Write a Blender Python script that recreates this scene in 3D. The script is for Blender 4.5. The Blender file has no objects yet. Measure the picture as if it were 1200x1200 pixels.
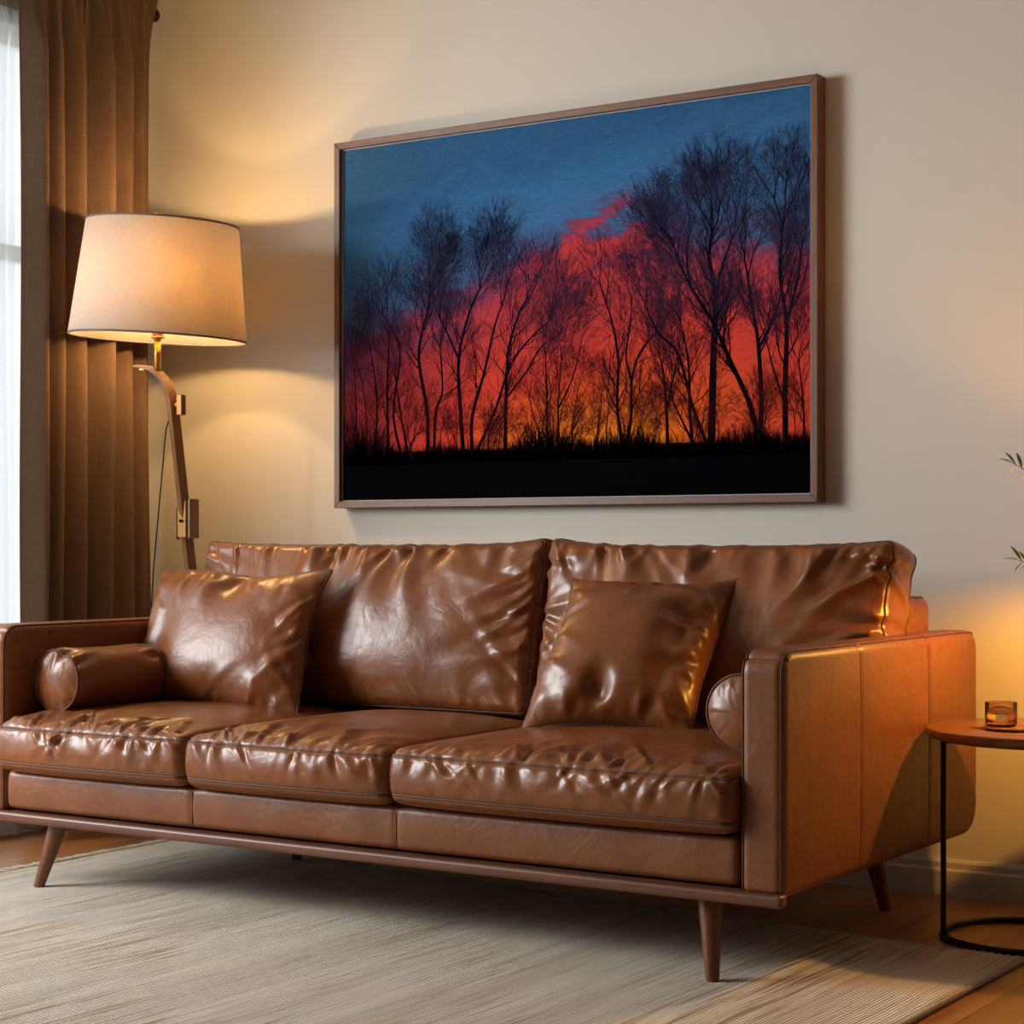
import bpy, bmesh, math, random
import numpy as np
from mathutils import Vector, Matrix
random.seed(7)
S = bpy.context.scene
C = S.collection
PI = math.pi

# ------------------------------------------------------------ object helpers
def link(name, me, parent=None, mats=(), smooth=True, loc=None, rot=None):
    o = bpy.data.objects.new(name, me)
    C.objects.link(o)
    if parent is not None: o.parent = parent
    if loc is not None: o.location = loc
    if rot is not None: o.rotation_euler = rot
    for m in mats: me.materials.append(m)
    if smooth:
        me.polygons.foreach_set('use_smooth', [True]*len(me.polygons))
    me.update()
    return o

def thing(name, label, cat, loc=(0,0,0), rot=(0,0,0), group=None):
    o = bpy.data.objects.new(name, None); C.objects.link(o)
    o.location = loc; o.rotation_euler = rot; o.empty_display_size = .05
    o['label'] = label; o['category'] = cat
    if group: o['group'] = group
    return o

def tag(o, label, cat, group=None, kind=None):
    o['label'] = label; o['category'] = cat
    if group: o['group'] = group
    if kind: o['kind'] = kind
    return o

def struct(o, label=None):
    o['kind'] = 'structure'
    if label: o['label'] = label
    return o

def mesh_from(verts, faces):
    me = bpy.data.meshes.new('m')
    me.from_pydata([tuple(map(float, v)) for v in verts], [], [tuple(map(int, f)) for f in faces])
    me.update()
    return me

class MB:
    """collects shapes for ONE mesh"""
    def __init__(s): s.v = []; s.f = []
    def add(s, v, f):
        o = len(s.v); s.v += [tuple(p) for p in v]; s.f += [tuple(i+o for i in q) for q in f]; return s
    def box(s, a, b):
        x0,y0,z0 = a; x1,y1,z1 = b
        v = [(x0,y0,z0),(x1,y0,z0),(x1,y1,z0),(x0,y1,z0),(x0,y0,z1),(x1,y0,z1),(x1,y1,z1),(x0,y1,z1)]
        return s.add(v, [(0,3,2,1),(4,5,6,7),(0,1,5,4),(1,2,6,5),(2,3,7,6),(3,0,4,7)])
    def tube(s, pts, r, n=10, closed=False, flat=None):
        P = [Vector(p) for p in pts]; m = len(P)
        R = r if isinstance(r, (list, tuple)) else [r]*m
        vs = []; up = None
        for i in range(m):
            if closed: t = P[(i+1) % m]-P[i-1]
            else: t = P[min(i+1, m-1)]-P[max(i-1, 0)]
            t.normalize()
            if up is None:
                up = Vector((0,0,1)) if abs(t.z) < .9 else Vector((0,1,0))
            up = (up-t*up.dot(t)).normalized()
            sd = t.cross(up)
            for k in range(n):
                a = 2*PI*k/n
                fa, fb = (1, 1) if flat is None else flat
                vs.append(P[i]+up*math.cos(a)*R[i]*fa+sd*math.sin(a)*R[i]*fb)
        fs = []
        for i in range(m if closed else m-1):
            j = (i+1) % m
            for k in range(n):
                l = (k+1) % n
                fs.append((i*n+k, i*n+l, j*n+l, j*n+k))
        if not closed:
            fs.append(tuple(range(n-1, -1, -1))); fs.append(tuple((m-1)*n+k for k in range(n)))
        return s.add(vs, fs)
    def lathe(s, prof, n=48, c=(0,0,0)):
        m = len(prof); vs = []; fs = []
        for (r, z) in prof:
            for k in range(n):
                a = 2*PI*k/n
                vs.append((c[0]+r*math.cos(a), c[1]+r*math.sin(a), c[2]+z))
        for i in range(m-1):
            for k in range(n):
                l = (k+1) % n
                fs.append((i*n+k, i*n+l, (i+1)*n+l, (i+1)*n+k))
        return s.add(vs, fs)
    def build(s, name, mat, parent=None, smooth=True, bevel=0, loc=None, rot=None, weld=False, auto=None):
        me = mesh_from(s.v, s.f)
        bm = bmesh.new(); bm.from_mesh(me)
        bmesh.ops.remove_doubles(bm, verts=bm.verts, dist=1e-6)
        bmesh.ops.recalc_face_normals(bm, faces=bm.faces)
        bm.to_mesh(me); bm.free()
        o = link(name, me, parent, (mat,), smooth, loc, rot)
        if bevel:
            b = o.modifiers.new('b', 'BEVEL'); b.width = bevel; b.segments = 3; b.limit_method = 'ANGLE'; b.angle_limit = .6
            w = o.modifiers.new('w', 'WEIGHTED_NORMAL'); w.keep_sharp = True
        return o

# ------------------------------------------------------------ material helpers
def lin(r, g, b):
    f = lambda c: (c/255/12.92) if c/255 <= .04045 else ((c/255+.055)/1.055)**2.4
    return (f(r), f(g), f(b), 1)

class NM:
    def __init__(s, name):
        s.m = bpy.data.materials.new(name); s.m.use_nodes = True
        s.t = s.m.node_tree; s.t.nodes.clear()
        s.out = s.n('ShaderNodeOutputMaterial')
    def n(s, typ, ins=None, **kw):
        nd = s.t.nodes.new(typ)
        for k, v in kw.items(): setattr(nd, k, v)
        for k, v in (ins or {}).items():
            if isinstance(v, tuple) and len(v) == 2 and hasattr(v[0], 'outputs'):
                s.t.links.new(v[0].outputs[v[1]], nd.inputs[k])
            elif hasattr(v, 'outputs'):
                s.t.links.new(v.outputs[0], nd.inputs[k])
            else: nd.inputs[k].default_value = v
        return nd
    def math(s, op, a, b=0, c=0):
        return s.n('ShaderNodeMath', {0: a, 1: b, 2: c}, operation=op)
    def coords(s, scale=(1,1,1), rot=(0,0,0), loc=(0,0,0), kind='Object'):
        tc = s.n('ShaderNodeTexCoord')
        return s.n('ShaderNodeMapping', {'Vector': (tc, kind), 'Scale': scale, 'Rotation': rot, 'Location': loc})
    def noise(s, vec, scale, detail=4, rough=.5, dist=0):
        return s.n('ShaderNodeTexNoise', {'Vector': vec, 'Scale': scale, 'Detail': detail, 'Roughness': rough, 'Distortion': dist})
    def ramp(s, fac, stops, interp='LINEAR'):
        r = s.n('ShaderNodeValToRGB', {'Fac': fac}); cr = r.color_ramp; cr.interpolation = interp
        while len(cr.elements) > 1: cr.elements.remove(cr.elements[-1])
        cr.elements[0].position = stops[0][0]; cr.elements[0].color = stops[0][1]
        for p, c in stops[1:]:
            e = cr.elements.new(p); e.color = c
        return r
    def mix(s, fac, a, b, mode='MIX'):
        return s.n('ShaderNodeMixRGB', {'Fac': fac, 'Color1': a, 'Color2': b}, blend_type=mode)
    def bump(s, h, strength=.2, dist=.01, normal=None):
        d = {'Height': h, 'Strength': strength, 'Distance': dist}
        if normal: d['Normal'] = normal
        return s.n('ShaderNodeBump', d)
    def pbr(s, **kw):
        d = {k.replace('_', ' '): v for k, v in kw.items()}
        b = s.n('ShaderNodeBsdfPrincipled', d)
        s.t.links.new(b.outputs[0], s.out.inputs[0]); return s.m

def g(v): return (v, v, v, 1)

def leather(name, base, dark, rough=.36, bscale=1.0):
    M = NM(name); c = M.coords()
    n1 = M.noise(c, 5, 5, .6, .4); n2 = M.noise(c, 38, 4, .6)
    col = M.mix(M.ramp(n1, [(.25, g(0)), (.75, g(1))]), dark, base)
    col = M.mix(M.ramp(n2, [(.45, g(0)), (.75, g(.35))]), col, tuple(x*.6 for x in dark[:3])+(1,))
    # pale scuff lines
    cs = M.coords(scale=(1, 1, 1), rot=(.4, .6, .9))
    w = M.n('ShaderNodeTexVoronoi', {'Vector': M.mix(.25, cs, (M.noise(cs, 3, 3), 1)), 'Scale': 5.5}, feature='DISTANCE_TO_EDGE')
    scr = M.math('MULTIPLY', M.ramp(w, [(0, g(1)), (.006, g(0))]), M.ramp(M.noise(cs, 4.3), [(.55, g(0)), (.70, g(.14))]))
    col = M.mix(scr, col, tuple(min(1, x*1.9) for x in base[:3])+(1,))
    v = M.n('ShaderNodeTexVoronoi', {'Vector': c, 'Scale': 420*bscale}, feature='SMOOTH_F1')
    b1 = M.bump(v, .10, .001)
    b2 = M.bump(M.noise(c, 45, 5, .65), .16, .004, b1)
    b3 = M.bump(M.noise(c, 11, 3, .55, .8), .22, .012, b2)
    r = M.n('ShaderNodeMapRange', {'Value': n2, 'To Min': rough-.05, 'To Max': rough+.10})
    return M.pbr(Base_Color=col, Roughness=r, Normal=b3, Specular_IOR_Level=.5)

def wood(name, a, b, axis='z', rough=.35, sc=1.0):
    M = NM(name)
    s = {'x': (1.2, 22, 22), 'y': (22, 1.2, 22), 'z': (22, 22, 1.2)}[axis]
    c = M.coords(scale=tuple(q*sc for q in s))
    n1 = M.noise(c, 1.6, 6, .65, 1.2); n2 = M.noise(c, 9, 3, .6)
    col = M.mix(M.ramp(n1, [(.3, g(0)), (.7, g(1))]), a, b)
    col = M.mix(M.ramp(n2, [(.5, g(0)), (.8, g(.5))]), col, tuple(x*.5 for x in a[:3])+(1,))
    return M.pbr(Base_Color=col, Roughness=rough, Normal=M.bump(n1, .12, .003))

def plain(name, col, rough=.5, metallic=0, **kw):
    M = NM(name); c = M.coords()
    n = M.noise(c, 60, 3)
    cc = M.mix(M.ramp(n, [(.3, g(0)), (.7, g(1))]), tuple(x*.9 for x in col[:3])+(1,), col)
    return M.pbr(Base_Color=cc, Roughness=rough, Metallic=metallic, **kw)

LEATHER = leather('cognac leather', (.245, .074, .017, 1), (.160, .046, .011, 1), .40)
LEATHER_P = leather('cushion leather', (.262, .084, .021, 1), (.165, .048, .013, 1), .31)
PIPE = plain('dark leather piping', (.085, .028, .011, 1), .6)
BASEWOOD = wood('rail walnut', (.10, .033, .014, 1), (.17, .06, .025, 1), 'x', .4)
LEGWOOD = wood('leg walnut', (.10, .030, .012, 1), (.20, .070, .028, 1), 'z', .3)
FRAMEWOOD = wood('frame walnut', (.11, .042, .016, 1), (.20, .085, .034, 1), 'x', .4)
FRAMEWOOD_V = wood('frame walnut upright', (.11, .042, .016, 1), (.20, .085, .034, 1), 'z', .4)
TABLEWOOD = wood('table walnut', (.20, .075, .022, 1), (.36, .15, .05, 1), 'x', .28, .8)
LAMPWOOD = wood('bent oak', (.19, .085, .028, 1), (.33, .16, .055, 1), 'z', .35)
BRASS = plain('brass', (.70, .40, .10, 1), .28, 1.0)
BRONZE = plain('aged bronze', (.30, .15, .05, 1), .42, .85)
BLACKMETAL = plain('black metal', (.012, .011, .011, 1), .38, .6)
DARKBRONZE = plain('dark bronze', (.035, .02, .012, 1), .4, .8)

def wall_mat():
    M = NM('warm cream wall paint'); c = M.coords()
    n = M.noise(c, 90, 4, .6); n2 = M.noise(c, 1.3, 2)
    col = M.mix(n2, (.66, .605, .52, 1), (.68, .625, .54, 1))
    return M.pbr(Base_Color=col, Roughness=.75, Normal=M.bump(n, .06, .003), Specular_IOR_Level=.25)
WALL = wall_mat()
TRIM = plain('painted trim', (.62, .57, .49, 1), .45)
DARKWALL = plain('darkened unseen wall paint', (.22, .18, .15, 1), .8)  # unseen walls made dark to cut bounced light
CEIL = plain('ceiling paint', (.60, .57, .52, 1), .85)

def floor_mat():
    M = NM('oak strip floor')
    c = M.coords(rot=(0, 0, PI/2))
    br = M.n('ShaderNodeTexBrick', {'Vector': c, 'Color1': g(.2), 'Color2': g(.9), 'Mortar': g(0), 'Scale': 1.0,
             'Mortar Size': .0016, 'Brick Width': 1.35, 'Row Height': .105, 'Bias': 0.0}, offset=.37)
    cg = M.coords(scale=(26, 1.6, 1))
    gr = M.noise(cg, 1.7, 6, .65, 1.0)
    a = M.mix(br, (.27, .105, .032, 1), (.47, .215, .075, 1))
    b = M.mix(M.ramp(gr, [(.35, g(0)), (.7, g(.55))]), a, (.15, .055, .018, 1))
    col = M.mix(M.ramp((br, 'Fac'), [(0, g(0)), (1, g(.8))]), b, (.05, .02, .008, 1))
    bp = M.bump(M.math('SUBTRACT', gr, (br, 'Fac')), .12, .002)
    return M.pbr(Base_Color=col, Roughness=.34, Normal=bp)
FLOOR = floor_mat()

def curtain_mat():
    M = NM('brown linen'); 
    c1 = M.coords(scale=(300, 900, 25)); c2 = M.coords(scale=(25, 30, 900))
    w = M.mix(.5, (M.noise(c1, 1, 2), 0), (M.noise(c2, 1, 2), 0))
    col = M.mix(M.ramp(w, [(.38, g(0)), (.62, g(1))]), (.150, .090, .058, 1), (.190, .117, .077, 1))
    d = M.n('ShaderNodeBsdfDiffuse', {'Color': col, 'Roughness': .6, 'Normal': M.bump(w, .15, .001)})
    t = M.n('ShaderNodeBsdfTranslucent', {'Color': (.20, .12, .07, 1)})
    m = M.n('ShaderNodeMixShader', {0: .05, 1: d, 2: t})
    M.t.links.new(m.outputs[0], M.out.inputs[0]); return M.m
CURTAIN = curtain_mat()

def sheer_mat():
    M = NM('white sheer voile')
    d = M.n('ShaderNodeBsdfDiffuse', {'Color': (.85, .85, .82, 1)})
    t = M.n('ShaderNodeBsdfTranslucent', {'Color': (.86, .87, .84, 1)})
    m = M.n('ShaderNodeMixShader', {0: .78, 1: d, 2: t})
    tr = M.n('ShaderNodeBsdfTransparent', {'Color': (1, 1, 1, 1)})
    m2 = M.n('ShaderNodeMixShader', {0: .30, 1: m, 2: tr})
    M.t.links.new(m2.outputs[0], M.out.inputs[0]); return M.m
SHEER = sheer_mat()

def shade_mat():
    M = NM('cream linen shade')
    tc = M.n('ShaderNodeTexCoord')
    # woven threads around and along the drum
    c = M.n('ShaderNodeMapping', {'Vector': (tc, 'Object'), 'Scale': (60, 60, 700)})
    c2 = M.n('ShaderNodeMapping', {'Vector': (tc, 'Object'), 'Scale': (500, 500, 8)})
    w = M.mix(.5, (M.noise(c, 1, 2), 0), (M.noise(c2, 1, 2), 0))
    col = M.mix(M.ramp(w, [(.35, g(0)), (.65, g(1))]), (.74, .68, .60, 1), (.84, .79, .71, 1))
    colt = M.mix(M.ramp(w, [(.35, g(0)), (.65, g(1))]), (.84, .64, .36, 1), (.94, .76, .46, 1))
    d = M.n('ShaderNodeBsdfDiffuse', {'Color': col})
    t = M.n('ShaderNodeBsdfTranslucent', {'Color': colt})
    m = M.n('ShaderNodeMixShader', {0: .31, 1: d, 2: t})
    M.t.links.new(m.outputs[0], M.out.inputs[0]); return M.m
SHADE = shade_mat()
SHADE_TRIM = plain('grey shade binding', (.17, .14, .13, 1), .7)

def emit(name, col, st):
    M = NM(name); e = M.n('ShaderNodeEmission', {'Color': col, 'Strength': st})
    M.t.links.new(e.outputs[0], M.out.inputs[0]); return M.m
BULB = emit('warm bulb', (1, .63, .27, 1), 1150)
BULB2 = emit('warm bulb low', (1, .62, .25, 1), 800)

def glass_pane():
    M = NM('window glass')
    a = M.n('ShaderNodeBsdfTransparent', {'Color': (.97, .98, .98, 1)})
    b = M.n('ShaderNodeBsdfGlossy', {'Roughness': .02})
    m = M.n('ShaderNodeMixShader', {0: .06, 1: a, 2: b})
    M.t.links.new(m.outputs[0], M.out.inputs[0]); return M.m
PANE = glass_pane()

def rug_mat():
    M = NM('woven wool rug')
    cs = M.coords(scale=(9, .45, 1)); cf = M.coords(scale=(130, 2.2, 1)); cr = M.coords(scale=(300, 22, 1))
    big = M.noise(cs, 1.0, 3, .6, .3); st = M.noise(cf, 1, 3, .7, .2); pat = M.noise(M.coords(scale=(1, .7, 1)), 2.4, 3)
    kn = M.noise(cr, 1, 2)
    col = M.mix(M.ramp(big, [(.35, g(0)), (.65, g(1))]), (.57, .50, .40, 1), (.70, .625, .51, 1))
    f = M.math('MULTIPLY', M.ramp(st, [(.50, g(0)), (.64, g(1))]), M.ramp(pat, [(.35, g(.25)), (.62, g(.95))]))
    col = M.mix(f, col, (.30, .205, .13, 1))
    # darker brown band of stripes near the right selvage (object x measured from rug centre)
    tc = M.n('ShaderNodeTexCoord'); sx = M.n('ShaderNodeSeparateXYZ', {0: (tc, 'Object')})
    band = M.math('SUBTRACT', 1, M.math('MULTIPLY', M.math('ABSOLUTE', M.math('SUBTRACT', (sx, 0), .98)), 5))
    band = M.math('MAXIMUM', band, 0)
    st2 = M.noise(M.coords(scale=(120, 1.6, 1)), 1, 3, .7)
    f2 = M.math('MULTIPLY', M.ramp(st2, [(.49, g(0)), (.60, g(1))]), M.math('MINIMUM', band, .75))
    col = M.mix(f2, col, (.15, .095, .055, 1))
    # a paler tan woven band
    bd = M.math('MAXIMUM', M.math('SUBTRACT', 1, M.math('MULTIPLY', M.math('ABSOLUTE', M.math('SUBTRACT', (sx, 0), .50)), 9)), 0)
    col = M.mix(M.math('MULTIPLY', bd, M.ramp(M.noise(M.coords(scale=(30, .8, 1)), 1, 3), [(.4, g(0)), (.6, g(.55))])), col, (.43, .29, .18, 1))
    wv = M.n('ShaderNodeTexWave', {'Vector': M.coords(), 'Scale': 38, 'Distortion': 1.2, 'Detail': 2, 'Detail Scale': 2}, bands_direction='X')
    h = M.mix(.5, wv, (kn, 0))
    return M.pbr(Base_Color=col, Roughness=.95, Normal=M.bump(h, .8, .006), Specular_IOR_Level=.1)
RUG = rug_mat()
RUGEDGE = plain('rug edge yarn', (.42, .35, .26, 1), .95)

# ------------------------------------------------------------ cushion shapes
def grid_cube(N):
    """unit-cube surface points, N x N per face, merged"""
    idx = {}; V = []; F = []
    def vid(p):
        k = tuple(int(round(q*1e6)) for q in p)
        if k not in idx: idx[k] = len(V); V.append(p)
        return idx[k]
    NN = N if isinstance(N, tuple) else (N, N, N)
    for ax in range(3):
        for sgn in (-1, 1):
            u, v = [(1, 2), (2, 0), (0, 1)][ax]
            for i in range(NN[u]):
                for j in range(NN[v]):
                    q = []
                    for di, dj in ((0,0),(1,0),(1,1),(0,1)):
                        p = [0,0,0]; p[ax] = sgn
                        p[u] = -1+2*(i+di)/NN[u]; p[v] = -1+2*(j+dj)/NN[v]
                        q.append(vid(tuple(p)))
                    F.append(q if sgn > 0 else q[::-1])
    return np.array(V, float), F

CUBES = {}
def cube(N):
    if N not in CUBES: CUBES[N] = grid_cube(N)
    return CUBES[N]

def spread(P, half, r):
    """move grid lines so the rounded rim receives enough vertices, return rounded position + normal"""
    half = np.array(half, float)
    Q = P*half
    inner = np.clip(Q, -(half-r), half-r)
    d = Q-inner
    ln = np.linalg.norm(d, axis=1, keepdims=True); ln[ln < 1e-9] = 1
    n = d/ln
    return inner+n*r, n

def denser(P, k=.35):
    return P*(1-k)+k*np.sign(P)*(1-(1-np.abs(P))**2)

class Folds:
    """crease lines starting on a seam: s along the seam, d away from it"""
    def __init__(s, rnd, n, span, L=(.05,.2), w=(.004,.012), a=(.002,.006), slope=.35, centre=None, conv=0):
        s.k = []
        for i in range(n):
            s0 = rnd.uniform(*span)
            m = rnd.gauss(0, slope)
            if centre is not None: m += (centre-s0)*conv
            s.k.append((s0, m, rnd.uniform(*L), rnd.uniform(*w), rnd.uniform(*a)*rnd.choice((-1, 1, 1)), rnd.uniform(-1.2, 1.2)))
    def __call__(s, S_, d):
        out = np.zeros_like(S_)
        for (s0, m, L, w, a, cv) in s.k:
            dd = np.maximum(d, 0)
            x = (S_-s0-m*dd-cv*dd*dd)/(w*(1+2.2*dd/L))
            env = np.clip(1-dd/L, 0, 1)**1.3*np.clip(dd/.018, 0, 1)
            out += a*env*(np.exp(-x*x)-.45*np.exp(-(x-1.6)**2))*(d > -1e-6)
        return out

def build_map(name, N, fmap, mat, parent, k=.35):
    P, F = cube(N)
    me = mesh_from(fmap(denser(P, k)), F)
    return link(name, me, parent, (mat,))

def pipe(fmap, pts, r, parent, name='piping', mat=None, closed=True):
    Q = fmap(np.array(pts, float))
    return MB().tube([tuple(q) for q in Q], r, 8, closed).build(name, mat or PIPE, parent)

def rect_loop(n, corner=.0):
    out = []
    for i in range(n): out.append((-1+2*i/n, -1))
    for i in range(n): out.append((1, -1+2*i/n))
    for i in range(n): out.append((1-2*i/n, 1))
    for i in range(n): out.append((-1, 1-2*i/n))
    return out

# ------------------------------------------------------------ room
X0, X1, Y0, Y1, ZC = -4.48, 1.6, -1.7, 4.655, 2.72
b = MB().box((X0-.1, Y0-.1, -.1), (X1+.1, Y1+.1, 0)); struct(b.build('floor', FLOOR, smooth=False), 'warm oak plank floor')
b = MB().box((X0-.1, Y0-.1, ZC), (X1+.1, Y1+.1, ZC+.1)); struct(b.build('ceiling', CEIL, smooth=False))
b = MB().box((X0-.1, Y1, 0), (X1+.1, Y1+.12, ZC)); struct(b.build('wall_back', WALL, smooth=False), 'cream painted wall behind the sofa')
b = MB().box((X1, Y0, 0), (X1+.12, Y1, ZC)); struct(b.build('wall_right', DARKWALL, smooth=False))
b = MB().box((X0-.1, Y0-.12, 0), (X1+.1, Y0, ZC)); struct(b.build('wall_front', DARKWALL, smooth=False))
WY0, WY1, WZ0, WZ1 = .7, 4.22, .12, 2.46
b = MB()
b.box((X0-.16, Y0, 0), (X0, WY0, ZC)); b.box((X0-.16, WY1, 0), (X0, Y1, ZC))
b.box((X0-.16, WY0, 0), (X0, WY1, WZ0)); b.box((X0-.16, WY0, WZ1), (X0, WY1, ZC))
struct(b.build('wall_left', WALL, smooth=False))
w = MB()
for yy in (WY0, WY0+1.16, WY0+2.33, WY1-.05):
    w.box((X0-.10, yy, WZ0), (X0-.05, yy+.05, WZ1))
for zz in (WZ0, WZ1-.05, 1.75):
    w.box((X0-.095, WY0+.05, zz), (X0-.055, WY1-.05, zz+.05))
fr = struct(w.build('window_1', plain('white window frame', (.75, .74, .71, 1), .4), smooth=False), 'white framed window behind sheer curtain')
MB().box((X0-.078, WY0+.05, WZ0+.05), (X0-.074, WY1-.05, WZ1-.05)).build('glass_pane', PANE, fr, smooth=False)

def baseboard(name, a, b_, nrm):
    # profile swept from a to b; nrm = into room
    m = MB(); prof = [(0,0),(.016,0),(.016,.062),(.011,.068),(.011,.082),(.006,.09),(0,.09)]
    vs = []
    for p in (a, b_):
        for (o, z) in prof: vs.append((p[0]+nrm[0]*o, p[1]+nrm[1]*o, z))
    n = len(prof)
    fs = [(i, i+1, n+i+1, n+i) for i in range(n-1)]+[tuple(range(n))[::-1], tuple(range(n, 2*n))]
    m.add(vs, fs)
    struct(m.build(name, TRIM, smooth=False))
baseboard('baseboard_back', (X0, Y1), (X1, Y1), (0, -1))
baseboard('baseboard_left', (X0, Y0), (X0, Y1-.016), (1, 0))

# ------------------------------------------------------------ curtain, sheer, rod
rodx = X0+.095
t = thing('curtain_rod', 'dark round curtain rod along the left wall with ball end near the corner', 'curtain rod', (rodx, 2.4, 2.59))
MB().tube([(0, -2.0, 0), (0, 2.165, 0)], .0125, 14).build('rod', DARKBRONZE, t)
for yy, s in ((2.165, 1), (-2.0, -1)):
    f = MB().lathe([(.0001, -.022), (.010, -.02), (.018, -.012), (.0215, 0), (.018, .012), (.010, .02), (.0001, .022)], 20)
    f.build('finial', DARKBRONZE, t, loc=(0, yy+.012*s, 0))
for yy in (2.11, -1.85):
    m = MB().tube([(-.0, yy, 0), (-.092, yy, 0)], .007, 10)
    m.tube([(-.087, yy, 0), (-.094, yy, 0)], .024, 20)
    m.build('wall_bracket', DARKBRONZE, t)

def curtain_mesh(y0, y1, ztop, zbot, folds, amp, xc, seed, ny=240, nz=90, puddle=0, head=.1, pinch=1.0, jit=1.0, lean=0, taper=0):
    r = random.Random(seed)
    ph = []
    a = 0
    # uneven fold positions
    cuts = [0]
    for i in range(folds): cuts.append(cuts[-1]+r.uniform(1-.45*jit, 1+.45*jit))
    cuts = [c/cuts[-1] for c in cuts]
    amps = [r.uniform(1-.5*jit, 1.0) for _ in range(folds+1)]
    V = []; F = []
    for j in range(nz+1):
        v = j/nz
        z = ztop+(zbot-ztop)*v
        dtop = (ztop-z)
        for i in range(ny+1):
            u = i/ny
            # drifting of folds on the way down
            uu = u+.010*math.sin(2*PI*(u*1.7+v*.8)+seed)*v
            k = 0
            while k < folds-1 and uu > cuts[k+1]: k += 1
            loc_ = (uu-cuts[k])/(cuts[k+1]-cuts[k])
            A = amp*amps[k]
            prof = (.5-.5*math.cos(2*PI*loc_))
            prof = prof**(.8+.3*math.sin(k*2.1))
            hd = min(1, dtop/head)
            fine = .5-.5*math.cos(2*PI*uu*folds*2.4)
            x = xc-amp*.5+A*(prof*hd+(1-hd)*.35*fine)
            x += .007*math.sin(v*5+u*9+seed)*v
            wid = 1-(.10*math.sin(PI*min(1, v*1.2)))*pinch*.4
            y = y0+(y1-y0)*(u*wid+(1-wid)*.6)
            y += .006*math.sin(v*9+u*20)*v
            # rod pocket ruffle
            q = max(0, (u-.72)/.28); x -= taper*q*q*(3-2*q)*hd
            if dtop < .09:
                x += .004+.004*math.sin(uu*folds*2*PI*2.4)
            zz = z
            if puddle and v > .97:
                q = (v-.97)/.03
                x += puddle*q*(.6+.4*math.sin(u*17)); zz = max(z, .012+.006*math.sin(u*31))
            V.append((x, y+lean*v, zz))
    for j in range(nz):
        for i in range(ny):
            a = j*(ny+1)+i
            F.append((a, a+1, a+ny+2, a+ny+1))
    return mesh_from(V, F)
cu = link('curtain', curtain_mesh(3.985, 4.565, 2.665, .035, 7, .085, rodx+.060, 3, 400, 110, head=.30, taper=.07), None, (CURTAIN,))
s = cu.modifiers.new('s', 'SOLIDIFY'); s.thickness = .003
tag(cu, 'floor-length brown linen curtain hanging in folds beside the window', 'curtain')
sh = link('sheer_curtain', curtain_mesh(3.25, 4.22, 2.50, .012, 17, .035, X0+.030, 11, 300, 60, puddle=.05, head=.05, jit=.6), None, (SHEER,))
tag(sh, 'thin white sheer curtain at the left edge, glowing with daylight', 'sheer curtain')

# ------------------------------------------------------------ rug
RC = (-2.63, 2.75)
NX, NY_ = 260, 220
V = []; F = []
def rug_xy(u, v):
    # u 0..1 left->right, v 0..1 near->far
    yf = 4.25+(3.985-4.25)*u
    yn = 1.5
    xl = -3.955+.03*(1-v); xr = -1.325+.012*(v-1)
    x = xl+(xr-xl)*u; y = yn+(yf-yn)*v
    y += .003*math.sin(x*70)*(1 if v > .999 else 0)+.004*math.sin(x*9)*v
    return x-RC[0], y-RC[1]
rr = random.Random(2)
for j in range(NY_+1):
    for i in range(NX+1):
        x, y = rug_xy(i/NX, j/NY_)
        e = min(i, NX-i, j, NY_-j)
        z = .010 if e > 0 else .001
        z += .0012*math.sin(x*13+y*3)+.0008*math.sin(y*17) if e > 0 else 0
        V.append((x, y, max(z, .001)))
for j in range(NY_):
    for i in range(NX):
        a = j*(NX+1)+i; F.append((a, a+1, a+NX+2, a+NX+1))
rt = thing('area_rug', 'cream flatwoven rug with thin brown stripes under the sofa', 'rug', (RC[0], RC[1], 0))
link('rug_field', mesh_from(V, F), rt, (RUG,))
m = MB()
pts = [];
for j in range(500):
    x, y = rug_xy(1, j/499)
    pts.append((x+.001+.0018*math.sin(j*1.9), y, .007+.0014*math.sin(j*1.9)))
m.tube(pts, .0062, 8)
pts = []
for i in range(500):
    x, y = rug_xy(i/499, 1)
    pts.append((x, y+.001+.002*math.sin(i*1.7), .006+.0012*math.sin(i*1.7)))
m.tube(pts, .005, 8)
m.build('edge_binding', RUGEDGE, rt)
m = MB()
for i in range(520):
    x, y = rug_xy(0, i/520+.0005)
    L = rr.uniform(.035, .075); a = rr.gauss(0, .35)
    p = [(x+.004, y, .008), (x-.3*L, y+a*L*.25, .007+rr.uniform(0, .004)), (x-.7*L, y+a*L*.6, .004), (x-L, y+a*L, .0025)]
    m.tube(p, [.0022, .0018, .0016, .001], 5)
fr_ = m.build('fringe', RUGEDGE, rt); fr_['kind'] = 'stuff'

# ------------------------------------------------------------ sofa
SX0, SX1, SYF, SYB = -3.90, -1.613, 3.425, 4.52
AI0, AI1 = -3.803, -1.712          # inner faces of the arms
sofa = thing('sofa', 'long cognac brown leather sofa with three seat cushions on tapered wooden legs', 'sofa', (0, 0, 0))
RND = random.Random(5)

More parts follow.
